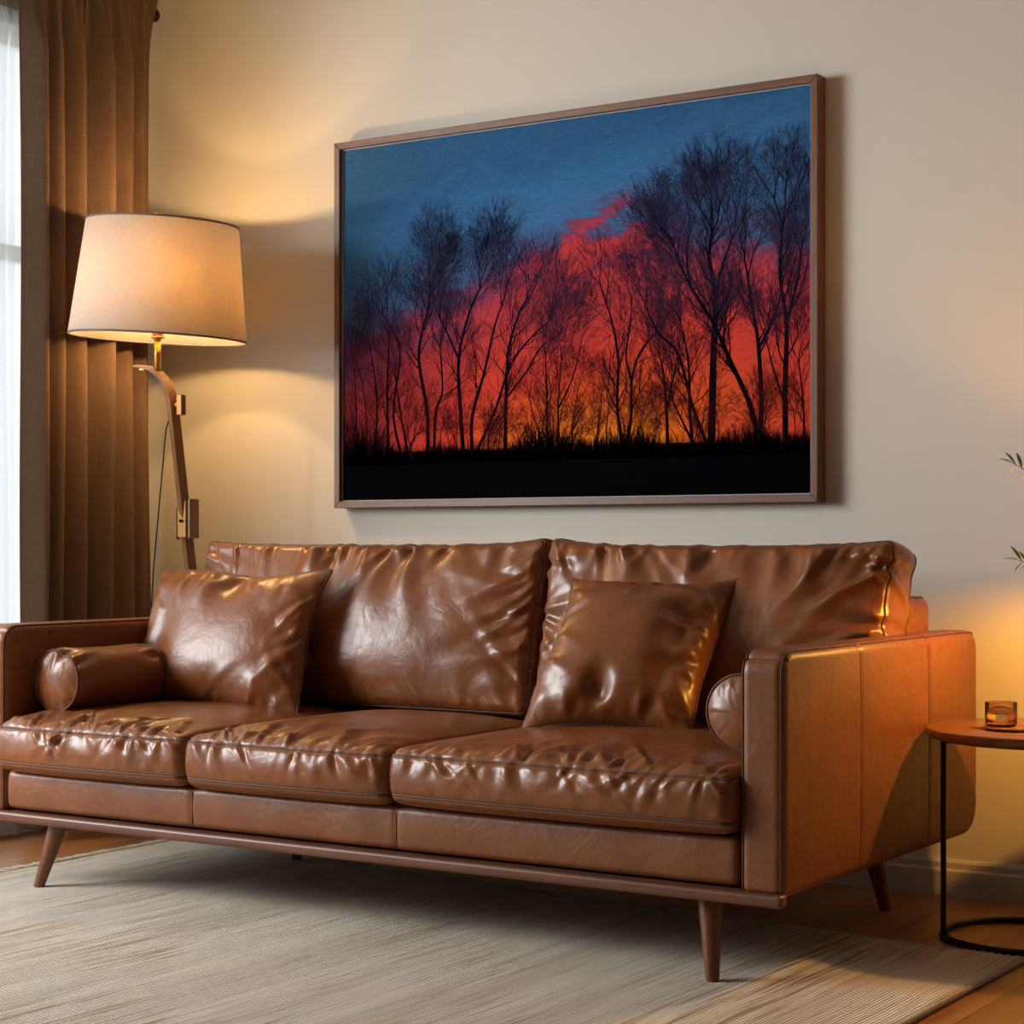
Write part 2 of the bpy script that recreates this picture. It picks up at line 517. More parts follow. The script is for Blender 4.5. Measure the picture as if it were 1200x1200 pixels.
def arm(xc, sign):
    half = (.0485, (SYB-SYF)/2, .2440); cy = (SYF+SYB)/2; cz = .1855+.2440
    def fm(P):
        Q, n = spread(P, half, .022)
        # big round corners in side view: rear bottom, rear top, front top
        y, z = Q[:, 1], Q[:, 2]
        for (sy, sz, R) in ((1, -1, .075), (1, 1, .045), (-1, 1, .050), (-1, -1, .018)):
            a = y*sy-(half[1]-R); b_ = z*sz-(half[2]-R)
            m_ = (a > 0) & (b_ > 0)
            h = np.hypot(a, b_); h[h < 1e-9] = 1
            f_ = np.where(m_, np.maximum(a, b_)/h, 1)
            # the clamp pulls the square corner onto a quarter circle
            y = np.where(m_, sy*((half[1]-R)+a*f_), y); z = np.where(m_, sz*((half[2]-R)+b_*f_), z)
        Q = Q.copy(); Q[:, 1] = y; Q[:, 2] = z
        # padded sides
        b1 = (1-np.clip(np.abs(Q[:, 1]/half[1]), 0, 1)**6)*(1-np.clip(np.abs(Q[:, 2]/half[2]), 0, 1)**4)
        Q[:, 0] += np.sign(P[:, 0])*np.where(np.abs(P[:, 0]) > .98, 1, 0)*.004*b1
        if sign > 0:   # stitched seams are pulled in a little
            for ys in (3.80, 4.19):
                Q[:, 0] -= np.where(P[:, 0] > .98, .0028*np.exp(-((Q[:, 1]+cy-ys)/.006)**2), 0)
                Q[:, 2] -= np.where(P[:, 2] > .98, .0025*np.exp(-((Q[:, 1]+cy-ys)/.006)**2), 0)
        Q += np.array([xc, cy, cz])
        return Q
    o = build_map('armrest', (30, 200, 110), fm, LEATHER, sofa, .15)
    # piping on both rims of the front and top face
    for sx in (-1, 1):
        path = [(sx*.90, -1, -1+2*i/60) for i in range(61)]
        path = [(sx*.9, -1, max(-.97, p[2])) for p in path]+[(sx*.9, -1+2*i/120, 1) for i in range(1, 121)]
        Q = fm(np.array(path, float))
        # push the cord out from the surface
        pts = []
        for q in Q:
            pts.append((q[0]+sx*.001, q[1]-.0012 if q[1] < SYF+.06 else q[1], q[2]+(.0012 if q[2] > .6 else 0)))
        MB().tube(pts, .0017, 8).build('piping', PIPE, o)
    if sign > 0:
        for ys in (3.80, 4.19):
            path = [(1, (ys-cy)/half[1], -.93+1.84*i/60) for i in range(61)]+[(1-1.7*i/20, (ys-cy)/half[1], 1) for i in range(1, 21)]
            Q = fm(np.array(path, float))
            MB().tube([(q[0]+.0003, q[1], q[2]+.0001) for q in Q], .0011, 6).build('seam', PIPE, o)
    return o
arm((SX1+AI1)/2, 1)
arm((SX0+AI0)/2, -1)

# front base (leather fascia) with two seams
def base_map(P):
    half = ((AI1-AI0)/2-.001, .5, .052); c = ((AI1+AI0)/2, 3.43+.5, .252)
    Q, n = spread(P, half, .018)
    Q = Q+np.array(c)
    for xs in (-3.16, -2.555):
        e = np.exp(-((Q[:, 0]-xs)/.006)**2)*.004
        Q[:, 1] += np.where(P[:, 1] < -.9, e, 0)
    b1 = (1-np.abs(P[:, 2])**2)*.004
    Q[:, 1] -= np.where(P[:, 1] < -.98, b1, 0)
    Q[:, 1] -= np.where(P[:, 1] < -.98, .0012*np.sin(Q[:, 0]*23+2*np.sin(Q[:, 0]*7)), 0)
    return Q
bs = build_map('base', (300, 40, 36), base_map, LEATHER, sofa, .1)
for xs in (-3.16, -2.555):
    MB().tube([(xs, 3.4292, .213+.078*i/20) for i in range(21)], .0012, 6).build('seam', PIPE, bs)

# wooden rail round the bottom
m = MB()
prof = [(0, 0), (0, .014), (.006, .024), (.018, .026)]
m.box((SX0-.004, SYF-.018, .172), (SX1+.002, SYF+.016, .1975))
m.box((SX0+.06, SYF+.016, .172), (SX1-.06, SYB-.16, .1975))
m.build('bottom_rail', BASEWOOD, sofa, bevel=.008)

# back frame
def back_map(P):
    half = ((AI1-AI0)/2+.006, .075, .275); c = ((AI1+AI0)/2, 4.385, .485)
    Q, n = spread(P, half, .035)
    Q = Q+np.array(c)
    Q[:, 2] += np.where(P[:, 2] > .9, .004*np.sin(Q[:, 0]*8), 0)
    return Q
bf = build_map('back_frame', (160, 24, 50), back_map, LEATHER, sofa, .2)
MB().tube([tuple(q) for q in back_map(np.array([(.985, -.85, -1+2*i/40) for i in range(20, 41)]+[(.985, -.85+1.7*i/20, 1) for i in range(1, 21)], float))], .003, 8).build('piping', PIPE, bf)

# legs
def leg(top, bot, r0=.026, r1=.014):
    m = MB(); n = 20; P0, P1 = Vector(top), Vector(bot)
    pts = [P0+(P1-P0)*(i/8) for i in range(9)]
    vs = []; fs = []
    for i, p in enumerate(pts):
        r = r0+(r1-r0)*(i/8)
        for k in range(n):
            vs.append((p.x+r*math.cos(2*PI*k/n), p.y+r*math.sin(2*PI*k/n), p.z))
    for i in range(8):
        for k in range(n):
            l = (k+1) % n; fs.append((i*n+k, i*n+l, (i+1)*n+l, (i+1)*n+k))
    fs.append(tuple(range(n))[::-1]); fs.append(tuple(8*n+k for k in range(n)))
    m.add(vs, fs)
    return m.build('leg', LEGWOOD, sofa, bevel=.002)
leg((-1.800, 3.475, .173), (-1.772, 3.432, .0115))
leg((-3.655, 3.475, .173), (-3.692, 3.440, .0115))
leg((-1.815, 4.33, .173), (-1.793, 4.375, 0))
leg((-3.735, 4.20, .173), (-3.748, 4.235, .0115), .024, .014)
leg((-3.40, 4.10, .173), (-3.41, 4.12, .0115), .020, .014)

# seat cushions
def seat_cushion(x0, x1, seed, yb=4.12, dz=0):
    rnd = random.Random(seed)
    hx, hy, hz = (x1-x0)/2-.002, (yb-3.398)/2, .062
    c = np.array([(x0+x1)/2, (yb+3.398)/2, .366+dz])
    W = 2*hx
    ft = Folds(rnd, int(42*W/.65), (-hx*.93, hx*.93), (.06, .26), (.0045, .012), (.003, .0075), .6)
    ft2 = Folds(rnd, int(9*W/.65), (-hx*.9, hx*.9), (.2, .42), (.014, .03), (.003, .007), .25, 0, 1.0)
    ff = Folds(rnd, int(38*W/.65), (-hx*.93, hx*.93), (.07, .12), (.0045, .011), (.0025, .0065), .7)
    fb = Folds(rnd, int(14*W/.65), (-hx*.95, hx*.95), (.03, .07), (.006, .014), (.001, .003), .4)
    def fm(P):
        Q, n = spread(P, (hx, hy, hz), .024)
        x, y, z = Q[:, 0], Q[:, 1], Q[:, 2]
        ax, ay = np.clip(np.abs(x/hx), 0, 1), np.clip(np.abs(y/hy), 0, 1)
        top = n[:, 2]
        topf = np.clip(top, 0, 1); botf = np.clip(-top, 0, 1)
        # crowned top, belly below
        crown = (1-ax**3.2)*(1-ay**4)
        Q = Q.copy()
        Q[:, 2] += topf*(.034*crown)
        Q[:, 2] -= botf*.010*(1-ax**6)*(1-ay**6)
        frontf = np.clip(-n[:, 1], 0, 1)
        sidef = np.abs(n[:, 0])
        bul = 1-(z/hz)**2
        Q[:, 1] -= frontf*bul*(.012+.006*(1-ax**4))
        Q[:, 0] += n[:, 0]*bul*.006
        # bowed front plan
        Q[:, 1] -= (np.clip(-y/hy, 0, 1)**2)*.012*(1-ax**2.5)
        dtop = y+hy; dfr = hz-z
        Q[:, 2] += topf*(ft(x, dtop)*(1-ax**8)+ft2(x, dtop)*(1-ax**8))
        Q[:, 1] -= frontf*(ff(x, dfr)+fb(x, z+hz*.62)*(z > -hz*.62))*np.clip(bul*2.0, 0, 1)
        # seam grooves
        for zs in (.80, -.62):
            gq = np.exp(-((z/hz-zs)/.07)**2)*.0035
            Q[:, 1] += frontf*gq; Q[:, 0] -= n[:, 0]*gq
        return Q+c
    o = build_map('seat_cushion', (int(400*(x1-x0)), 200, 48), fm, LEATHER_P, sofa, .12)
    for zs in (.80, -.62):
        loop = [(a, b_, zs) for a, b_ in rect_loop(120)]
        Q = fm(np.array(loop, float))
        MB().tube([tuple(q) for q in Q], .0028, 8, True).build('piping', PIPE, o)
    return o
seat_cushion(AI0+.001, -3.160, 21)
seat_cushion(-3.156, -2.556, 22)
seat_cushion(-2.552, AI1-.001, 23, dz=.004)

# back cushions
def back_cushion(name, w, h, th, c, tilt, seed, sag=.016, bulge=.060, parent=sofa, yaw=0, roll=0, ear=(.02, .02)):
    rnd = random.Random(seed)
    hx, hy, hz = w/2, th/2, h/2
    top = Folds(rnd, 42, (-hx*.97, hx*.97), (.06, .24), (.006, .014), (.003, .0085), .3, 0, .5)
    top2 = Folds(rnd, 9, (-hx*.7, hx*.7), (.18, .36), (.015, .03), (.007, .015), .3)
    bot = Folds(rnd, 22, (-hx*.95, hx*.95), (.05, .17), (.008, .016), (.003, .008), .35, 0, .8)
    rt_ = Folds(rnd, 18, (-hz*.9, hz*.9), (.10, .38), (.006, .016), (.004, .012), .5, 0, 1.2)
    lf = Folds(rnd, 16, (-hz*.9, hz*.9), (.08, .28), (.008, .018), (.003, .010), .5, 0, 1.2)
    R = Matrix.Rotation(yaw, 3, 'Z') @ Matrix.Rotation(tilt, 3, 'X') @ Matrix.Rotation(roll, 3, 'Y')
    R = np.array(R)
    def fm(P):
        Q, n = spread(P, (hx, hy, hz), .022)
        x, y, z = Q[:, 0], Q[:, 1], Q[:, 2]
        ax, az = np.clip(np.abs(x/hx), 0, 1), np.clip(np.abs(z/hz), 0, 1)
        ff = np.clip(-n[:, 1], 0, 1); fb = np.clip(n[:, 1], 0, 1)
        Q = Q.copy()
        bul = (1-ax**2.6)*(1-az**2.6)
        low = 1-.35*(z/hz)               # sags: fuller at the bottom
        Q[:, 1] -= ff*bulge*bul*low
        Q[:, 1] += fb*.02*bul
        # outline: top dips between ears, sides pulled in
        Q[:, 2] -= np.clip(z/hz, 0, 1)**2*sag*(1-ax**3)
        Q[:, 2] += np.clip(z/hz, 0, 1)**3*np.where(x > 0, ear[1], ear[0])*ax**10
        Q[:, 0] -= np.sign(x)*ax**3*.012*(1-az**3)
        body = np.clip(ff*1.0, 0, 1)
        Q[:, 1] -= body*(top(x, hz-z)+top2(x, hz-z)+bot(x, z+hz)+rt_(z, hx-x)+lf(z, x+hx))
        # boxing panels
        bp = 1-(y/hy)**2
        Q[:, 2] += np.clip(n[:, 2], 0, 1)*bp*.010
        Q[:, 2] += np.clip(n[:, 2], 0, 1)*.3*(top(x, np.abs(y+hy)*.7))
        Q[:, 0] += n[:, 0]*bp*.012
        Q[:, 0] += n[:, 0]*(rt_(z, np.abs(y+hy)*.8+.005)*.4)
        Q[:, 2] -= np.clip(-n[:, 2], 0, 1)*bp*.004
        gq = np.exp(-((y/hy+.80)/.08)**2)*.003
        Q[:, 0] -= n[:, 0]*gq; Q[:, 2] -= n[:, 2]*gq
        return Q @ R.T+np.array(c)
    o = build_map(name, (int(320*w), 36, 170), fm, LEATHER_P, parent, .15)
    for ys in (-.80, .80):
        loop = [(a, ys, b_) for a, b_ in rect_loop(120)]
        Q = fm(np.array(loop, float))
        MB().tube([tuple(q) for q in Q], .0030, 8, True).build('piping', PIPE, o)
    return o
back_cushion('back_cushion', 1.150, .445, .155, (-3.200, 4.178, .655), math.radians(-13), 31, ear=(.004, .012), sag=.010)
back_cushion('back_cushion', .925, .445, .160, (-2.143, 4.170, .655), math.radians(-13), 34, ear=(.012, .002), sag=.012)

# ------------------------------------------------------------ throw pillows
def pillow(label, w, h, th, loc, tilt, yaw, roll, seed, shear=0, dips=()):
    rnd = random.Random(seed)
    N = 150
    hx, hz = w/2, h/2
    def mk(k):
        return (Folds(rnd, 17, (-hx*.9, hx*.9), (.06, .17), (.007, .015), (.003, .009), .45, 0, .6),
                Folds(rnd, 17, (-hx*.9, hx*.9), (.06, .17), (.007, .015), (.003, .009), .45, 0, .6),
                Folds(rnd, 14, (-hz*.9, hz*.9), (.07, .24), (.008, .016), (.005, .012), .5, 0, 1.0),
                Folds(rnd, 14, (-hz*.9, hz*.9), (.06, .20), (.007, .015), (.003, .009), .5, 0, 1.0))
    sides = [mk(0), mk(1)]
    def pt(u, v, s, fo):
        uu = np.sign(u)*(1-(1-np.abs(u))**1.35); vv = np.sign(v)*(1-(1-np.abs(v))**1.35)
        x = hx*uu*(1-.085*(1-vv**2)*np.abs(uu)**2)
        z = hz*vv*(1-.095*(1-uu**2)*np.abs(vv)**2)
        x0, z0 = hx*uu, hz*vv
        t = th/2*((1-np.abs(uu)**2.4)*(1-np.abs(vv)**2.4))**.55
        t = t*(1-.12*vv)
        f = fo[0](x0, hz-z0)+fo[1](x0, hz+z0)+fo[2](z0, hx-x0)+fo[3](z0, hx+x0)
        env = np.clip(t/(th*.36), 0, 1)
        for (dx, dz, dr, da) in dips:
            if s < 0: t = t-da*np.exp(-(((x0-dx)/dr)**2+((z0-dz)/(dr*1.6))**2))*env
        t = np.maximum(t+1.3*f*env, t*.3)
        wz = .010*np.sin(x*14+seed)*np.abs(vv)**3   # wavy seam
        wy = .008*np.sin(x*19+seed*2)*np.abs(vv)**2+.008*np.sin(z*17+seed)*np.abs(uu)**2
        return np.stack([x+shear*z, s*t+wy, z+wz*.4], 1)
    us = np.linspace(-1, 1, N+1)
    U, Vv = np.meshgrid(us, us); U = U.ravel(); Vv = Vv.ravel()
    V = np.concatenate([pt(U, Vv, -1, sides[0]), pt(U, Vv, 1, sides[1])])
    F = []
    n1 = (N+1)**2
    for j in range(N):
        for i in range(N):
            a = j*(N+1)+i
            F.append((a, a+1, a+N+2, a+N+1)); F.append((n1+a, n1+a+N+1, n1+a+N+2, n1+a+1))
    me = mesh_from(V, F)
    bm = bmesh.new(); bm.from_mesh(me); bmesh.ops.remove_doubles(bm, verts=bm.verts, dist=2e-5); bm.to_mesh(me); bm.free()
    R = Matrix.Rotation(yaw, 4, 'Z') @ Matrix.Rotation(tilt, 4, 'X') @ Matrix.Rotation(roll, 4, 'Y')
    r = thing('throw_pillow', label, 'pillow', loc, R.to_euler(), 'leather throw pillows on the sofa')
    link('cover', me, r, (LEATHER_P,))
    lp = np.array(rect_loop(90), float)
    Q = pt(lp[:, 0], lp[:, 1], 0, sides[0])
    MB().tube([tuple(q) for q in Q], .0036, 8, True).build('piping', PIPE, r)
    return r
pillow('wide rectangular brown leather throw pillow beside the bolster, left end of the sofa', .600, .405, .17,
       (-3.512, 3.945, .622), math.radians(-20), math.radians(2), math.radians(1), 41,
       dips=((.02, .17, .035, .03), (-.19, .0, .05, .018)))
pillow('square brown leather throw pillow leaning askew against the right back cushion', .415, .425, .215,
       (-2.240, 3.922, .622), math.radians(-36), math.radians(12), math.radians(1), 44, shear=.08,
       dips=((-.02, -.15, .03, .035), (.13, .04, .045, .028), (.12, -.10, .03, .02)))

def bolster(label, loc, length, r, seed, yaw=0):
    rnd = random.Random(seed)
    root = thing('bolster', label, 'pillow', loc, (0, 0, yaw), 'round leather bolsters on the sofa')
    nA, nL, nC = 120, 110, 26
    fo = Folds(rnd, 14, (-PI, PI), (.06, .26), (.09, .22), (.0015, .0045), 2.5)
    f2 = Folds(rnd, 14, (-PI, PI), (.06, .26), (.09, .22), (.0015, .0045), 2.5)
    fc = Folds(rnd, 22, (-PI, PI), (.03, .075), (.06, .14), (.0015, .004), 3)
    V = []; F = []
    rows = []
    for q_ in (fo, f2): q_.k = [(a_, b_, c_, d_, e_*2.0, f_) for (a_, b_, c_, d_, e_, f_) in q_.k]
    ang = np.linspace(-PI, PI, nA, endpoint=False)
    dent = lambda a: .014*np.exp(-((a-1.25)/.20)**2)
    for i in range(nC):      # front cap, centre -> rim
        q = i/nC
        rr_ = r*q+1e-4
        y = -.020*(1-q**2.2)+fc(ang, np.full(nA, r*(1-q)))*-1*np.clip(q*3, 0, 1)
        rows.append((rr_*(1-dent(ang)/r*q), y))
    for i in range(nL+1):
        q = i/nL; y = q*length
        a = fo(ang, np.full(nA, y))+f2(ang, np.full(nA, length-y))
        rad = r*(1+.03*math.sin(PI*q))+a-dent(ang)*math.exp(-y/.05)
        rows.append((rad, np.full(nA, y)+.006*np.exp(-((ang-1.25)/.3)**2)*math.exp(-y/.05)))
    for i in range(nC):
        q = 1-(i+1)/nC
        rows.append((np.full(nA, r*q+1e-4), np.full(nA, length+.020*(1-q**2.2))))
    for rad, yy in rows:
        for k in range(nA):
            V.append((rad[k]*math.cos(ang[k]), yy[k], rad[k]*math.sin(ang[k])*.97))
    for j in range(len(rows)-1):
        for k in range(nA):
            l = (k+1) % nA
            F.append((j*nA+k, (j+1)*nA+k, (j+1)*nA+l, j*nA+l))
    F.append(tuple(range(nA))); F.append(tuple((len(rows)-1)*nA+k for k in range(nA))[::-1])
    link('cover', mesh_from(V, F), root, (LEATHER_P,))
    for row in (nC, nC+nL):
        pts = [tuple(V[row*nA+k]) for k in range(nA)]
        pts = [(p[0]*1.012, p[1], p[2]*1.012) for p in pts]
        MB().tube(pts, .0032, 8, True).build('piping', PIPE, root)
    return root
bolster('round brown leather bolster lying along the left armrest', (-3.716, 3.520, .528), .315, .081, 51, math.radians(-1))
bolster('round brown leather bolster mostly hidden behind the right armrest', (-1.800, 3.62, .530), .34, .081, 53, math.radians(0))

# ------------------------------------------------------------ floor lamp
LX, LY = -4.012, 4.216
lamp = thing('floor_lamp', 'floor lamp with bent wooden stem and lit cream drum shade', 'floor lamp', (LX, LY, 0))
sr = (0, math.radians(3.6), 0)   # shade sits slightly crooked
R0, R1, ZB, ZT = .262, .224, -.170, .170
m = MB()
prof = [(R0, ZB), (R1, ZT), (R1-.0025, ZT), (R0-.0025, ZB), (R0, ZB)]
shade = m.lathe(prof, 96).build('lamp_shade', SHADE, lamp, loc=(0, 0, 1.661), rot=sr)
MB().lathe([(R0-.003, ZB-.001), (R0+.0012, ZB-.001), (R0+.0008, ZB+.0045), (R0-.003, ZB+.0045), (R0-.003, ZB-.001)], 96).build('bottom_trim', SHADE_TRIM, shade)
MB().lathe([(R1-.003, ZT+.001), (R1+.0014, ZT+.001), (R1+.0016, ZT-.0045), (R1-.003, ZT-.0045), (R1-.003, ZT+.001)], 96).build('top_trim', SHADE_TRIM, shade)
m = MB()
for k in range(3):
    a = 2*PI*k/3+.4
    m.tube([(.006*math.cos(a), .006*math.sin(a), ZT-.03), ((R1-.004)*math.cos(a), (R1-.004)*math.sin(a), ZT-.006)], .0018, 6)
m.lathe([(.0001, ZT-.036), (.012, ZT-.036), (.012, ZT-.026), (.0001, ZT-.026)], 16)
m.build('shade_spider', BRASS, shade)
# stem and harp
MB().tube([(-.012, 0, 1.395), (-.010, 0, 1.505)], .0105, 16).build('brass_stem', BRASS, lamp)
MB().lathe([(.0001, 0), (.018, 0), (.021, .003), (.018, .006), (.0001, .006)], 28).build('collar', BRASS, lamp, loc=(-.010, 0, 1.492))
MB().lathe([(.0001, 0), (.014, .0), (.017, .006), (.018, .045), (.012, .052), (.0001, .052)], 28).build('bulb_socket', BRASS, lamp, loc=(-.010, 0, 1.500))
m = MB()
hp = []
for i in range(25):
    a = PI*i/24
    hp.append((-.01+.055*math.cos(a)*.9, 0, 1.545+.26*math.sin(a)**.8 if 0 < i < 24 else 1.545))
m.tube(hp, .0022, 6)
m.build('harp', BRASS, lamp)
m = MB().tube([(-.010, 0, 1.80), (-.010, 0, 1.852)], .004, 10)
m.lathe([(.0001, .012), (.006, .010), (.0095, .002), (.0085, -.006), (.004, -.010), (.0001, -.011)], 20, (-.010, 0, 1.862))
m.build('finial', BRASS, lamp)
def ball(r, n=24, k=12):
    return [(max(1e-4, r*math.sin(PI*i/k)), -r*math.cos(PI*i/k)) for i in range(k+1)]
MB().lathe(ball(.019), 20).build('bulb', BULB2, lamp, loc=(-.008, 0, 1.578))
MB().lathe(ball(.017), 20).build('bulb', BULB, lamp, loc=(-.008, 0, 1.765))
# bent wooden pole: hook at the top, sweeping down to the base (coordinates local to the lamp)
def bez(p0, p1, p2, p3, n):
    out = []
    for i in range(n):
        t_ = i/n; a = (1-t_)
        out.append(Vector(p0)*a**3+Vector(p1)*3*a*a*t_+Vector(p2)*3*a*t_*t_+Vector(p3)*t_**3)
    return out
pp = bez((-.098, -.010, 1.412), (-.055, -.005, 1.412), (.028, .004, 1.408), (.040, .012, 1.285), 26)
pp += [Vector((.040, .012, 1.285)).lerp(Vector((.036, .098, .77)), i/14) for i in range(14)]
pp += [Vector((.036, .098, .77)).lerp(Vector((.012, .200, .02)), i/16) for i in range(17)]
# rectangular bent lath
def lath(pts, w, d, name, mat, parent):
    m = MB(); vs = []; fs = []; n = len(pts)
    for i, p in enumerate(pts):
        tt = (pts[min(i+1, n-1)]-pts[max(i-1, 0)]).normalized()
        side = Vector((.25, 1, 0)); side = (side-tt*side.dot(tt)).normalized()
        nn = tt.cross(side)
        for a, b_ in ((-1,-1),(1,-1),(1,1),(-1,1)):
            vs.append(p+side*a*w[i]/2+nn*b_*d[i]/2)
    for i in range(n-1):
        for k in range(4):
            l = (k+1) % 4; fs.append((i*4+k, i*4+l, (i+1)*4+l, (i+1)*4+k))
    fs.append((3,2,1,0)); fs.append(tuple((n-1)*4+k for k in range(4)))
    m.add(vs, fs); return m.build(name, mat, parent, bevel=.002)
n = len(pp)
lath(pp, [.018+.012*min(1, i/20) for i in range(n)], [.006+.015*min(1, i/24) for i in range(n)], 'pole', LAMPWOOD, lamp)
# little brass knob plate on the hook, screw, knobs
MB().box((-.078, -.008, 1.400), (-.060, .004, 1.406)).build('hook_screw', BRASS, lamp, bevel=.001)
m = MB().tube([(.052, .012, 1.292), (.075, .012, 1.292)], .009, 12)
m.box((.062, .002, 1.262), (.082, .022, 1.322))
m.build('adjusting_knob', BRONZE, lamp, bevel=.002)
k = MB().tube([(.058, .012, 1.308), (.058, .012, 1.313)], .005, 10); k.build('screw', BRASS, lamp)
m = MB().box((.020, .050, .900), (.056, .100, 1.012)); m.build('clamp', BRONZE, lamp, bevel=.003)
MB().box((.056, .055, .898), (.068, .095, 1.016)).build('clamp_plate', LAMPWOOD, lamp, bevel=.003)
MB().tube([(.038, .052, .950), (.038, .043, .950)], .005, 12).build('clamp_screw', DARKBRONZE, lamp)
MB().tube([(.014, .06, .895), (.014, .06, .985), (.020, .062, 1.0)], .004, 10).build('lever', BLACKMETAL, lamp)
# cord
m = MB(); m.tube([(.030, .02, 1.285), (.018, .005, 1.22), (.000, -.030, .80), (-.008, -.05, .40), (-.010, .02, .06), (.0, .1, .022)], .0022, 6)
m.build('power_cord', BLACKMETAL, lamp)
MB().lathe([(.0001, 0), (.135, 0), (.138, .006), (.130, .014), (.02, .022), (.0001, .022)], 60).build('base_plate', DARKBRONZE, lamp, loc=(.012, .205, 0))

# ------------------------------------------------------------ side table, glass, coaster
tb = thing('side_table', 'round walnut side table on thin black metal frame beside the sofa', 'side table', (-1.34, 4.2, 0))
TT = .475
prof = [(.0001, -.026), (.240, -.026), (.259, -.020), (.2645, -.012), (.2645, -.003), (.262, 0), (.0001, 0)]
MB().lathe(prof, 120).build('table_top', TABLEWOOD, tb, loc=(0, 0, TT), bevel=0)
leg_l = [(-.204, -.10, TT-.027), (-.204, -.10, .03), (-.203, -.098, .016), (-.196, -.090, .0105)]
MB().tube(leg_l, .0065, 12).build('leg', BLACKMETAL, tb)
m = MB(); m.tube([(-.052+.186*math.cos(a), .018+.186*math.sin(a), .0085) for a in [2*PI*i/90 for i in range(90)]], .0080, 12, True)
m.build('base_ring', BLACKMETAL, tb)
MB().tube([(.125, .02, .016), (.13, .02, .03), (.13, .02, TT-.027)], .0065, 12).build('leg', BLACKMETAL, tb)
m = MB(); m.tube([(-.204, -.10, TT-.031), (.13, .02, TT-.031)], .005, 8); m.build('cross_bar', BLACKMETAL, tb)

co = MB().lathe([(.0001, 0), (.055, 0), (.062, .003), (.064, .007), (.060, .007), (.055, .005), (.0001, .005)], 60).build('coaster', wood('coaster wood', (.22, .08, .03, 1), (.34, .14, .055, 1), 'x', .4), loc=(-1.392, 4.118, TT))
tag(co, 'round wooden coaster under the glass on the side table', 'coaster')
def glass_mat():
    M = NM('clear glass'); return M.pbr(Base_Color=(1, 1, 1, 1), Roughness=.01, Transmission_Weight=1, IOR=1.45)
GL = glass_mat()
M_ = NM('amber drink'); LIQ = M_.pbr(Base_Color=(.95, .50, .12, 1), Roughness=.01, Transmission_Weight=1, IOR=1.34)
gt = thing('drinking_glass', 'small clear tumbler of amber drink standing on the coaster', 'glass', (-1.425, 4.135, TT+.0056))
MB().lathe([(.0001, 0), (.030, 0), (.033, .002), (.0345, .008), (.0350, .052), (.0345, .0528), (.0340, .052), (.0334, .009), (.031, .005), (.0001, .005)], 64).build('tumbler', GL, gt)
MB().lathe([(.0001, .0053), (.0308, .0053), (.0331, .0092), (.0334, .024), (.0001, .024)], 64).build('drink', LIQ, gt)

# ------------------------------------------------------------ vase of leafy twigs (its tips reach into the picture)
vs_ = thing('potted_branches', 'leafy green twigs reaching in at the right edge above the side table', 'plant', (-1.180, 4.018, TT))
CER = plain('stoneware', (.45, .38, .30, 1), .6)
MB().lathe([(.0001, 0), (.04, 0), (.055, .03), (.058, .08), (.04, .13), (.022, .16), (.026, .18), (.022, .18), (.018, .16), (.0001, .155)], 40).build('vase', CER, vs_)
LEAF = plain('olive leaf', (.30, .34, .06, 1), .45)
TWIG = plain('twig bark', (.16, .09, .04, 1), .7)
def leafm(m, p, d, L, W):
    d = Vector(d).normalized(); s_ = d.cross(Vector((.3, -.5, 1))).normalized(); nn = s_.cross(d)
    v = []; f = []
    K = 6
    for i in range(K+1):
        t_ = i/K; w_ = W*math.sin(PI*min(.98, t_*.95+.03))**.8*.5
        cpt = Vector(p)+d*L*t_-nn*L*.18*t_*t_
        v += [cpt-s_*w_+nn*w_*.25, cpt, cpt+s_*w_+nn*w_*.25]
    for i in range(K):
        a = i*3
        f += [(a, a+1, a+4, a+3), (a+1, a+2, a+5, a+4)]
    m.add(v, f)
def sprig(pts, name='sprig', n=13, L=.036, seed=0, W=.0085):
    r_ = random.Random(seed)
    tw = MB().tube(pts, [.0022-.0014*i/(len(pts)-1) for i in range(len(pts))], 6).build(name, TWIG, vs_)
    lm = MB(); P = [Vector(p) for p in pts]
    for i in range(n):
        t_ = (.35+.65*(i+1)/n)*(len(P)-1); k = min(int(t_), len(P)-2); q = P[k].lerp(P[k+1], t_-k)
        d = (P[k+1]-P[k]).normalized()
        sd = d.cross(Vector((0, 1, .3))).normalized()*(1 if i % 2 else -1)
        dd = d*.9+sd*.8+Vector((r_.uniform(-.3, .3), r_.uniform(-.3, .3), r_.uniform(-.2, .3)))
        if i == n-1: dd = d
        leafm(lm, q, dd, L*r_.uniform(.8, 1.15), W)
    lo = lm.build('leaves', LEAF, tw); lo['kind'] = 'stuff'
sprig([(0, 0, .17), (-.03, -.01, .34), (-.08, -.015, .48), (-.135, -.01, .555), (-.180, .0, .578)], seed=1, n=16)
sprig([(0, 0, .17), (-.04, .0, .26), (-.09, -.01, .33), (-.135, -.01, .365), (-.165, -.005, .372)], seed=2, n=12)
sprig([(0, 0, .17), (.02, -.03, .36), (.04, -.06, .52), (.05, -.07, .66)], seed=3, n=16)
sprig([(0, 0, .17), (.04, -.05, .30), (.09, -.09, .40), (.13, -.12, .45)], seed=4, n=12)

# ------------------------------------------------------------ lamp on the side table, just right of the picture
RX, RY = -1.255, 4.20
lp2 = thing('table_lamp', 'small warm lamp with shallow shade standing on the side table', 'lamp', (RX, RY, .475))
MB().lathe([(.0001, 0), (.055, 0), (.055, .010), (.012, .018), (.009, .03), (.009, .36), (.014, .37), (.014, .395), (.0001, .40)], 40).build('stand', BRASS, lp2)
MB().lathe([(.115, .390), (.102, .49), (.100, .49), (.113, .390), (.115, .390)], 64).build('lamp_shade', SHADE, lp2)
MB().lathe(ball(.020), 20).build('bulb', emit('warm bulb right', (1, .46, .07, 1), 2150), lp2, loc=(0, 0, .425))

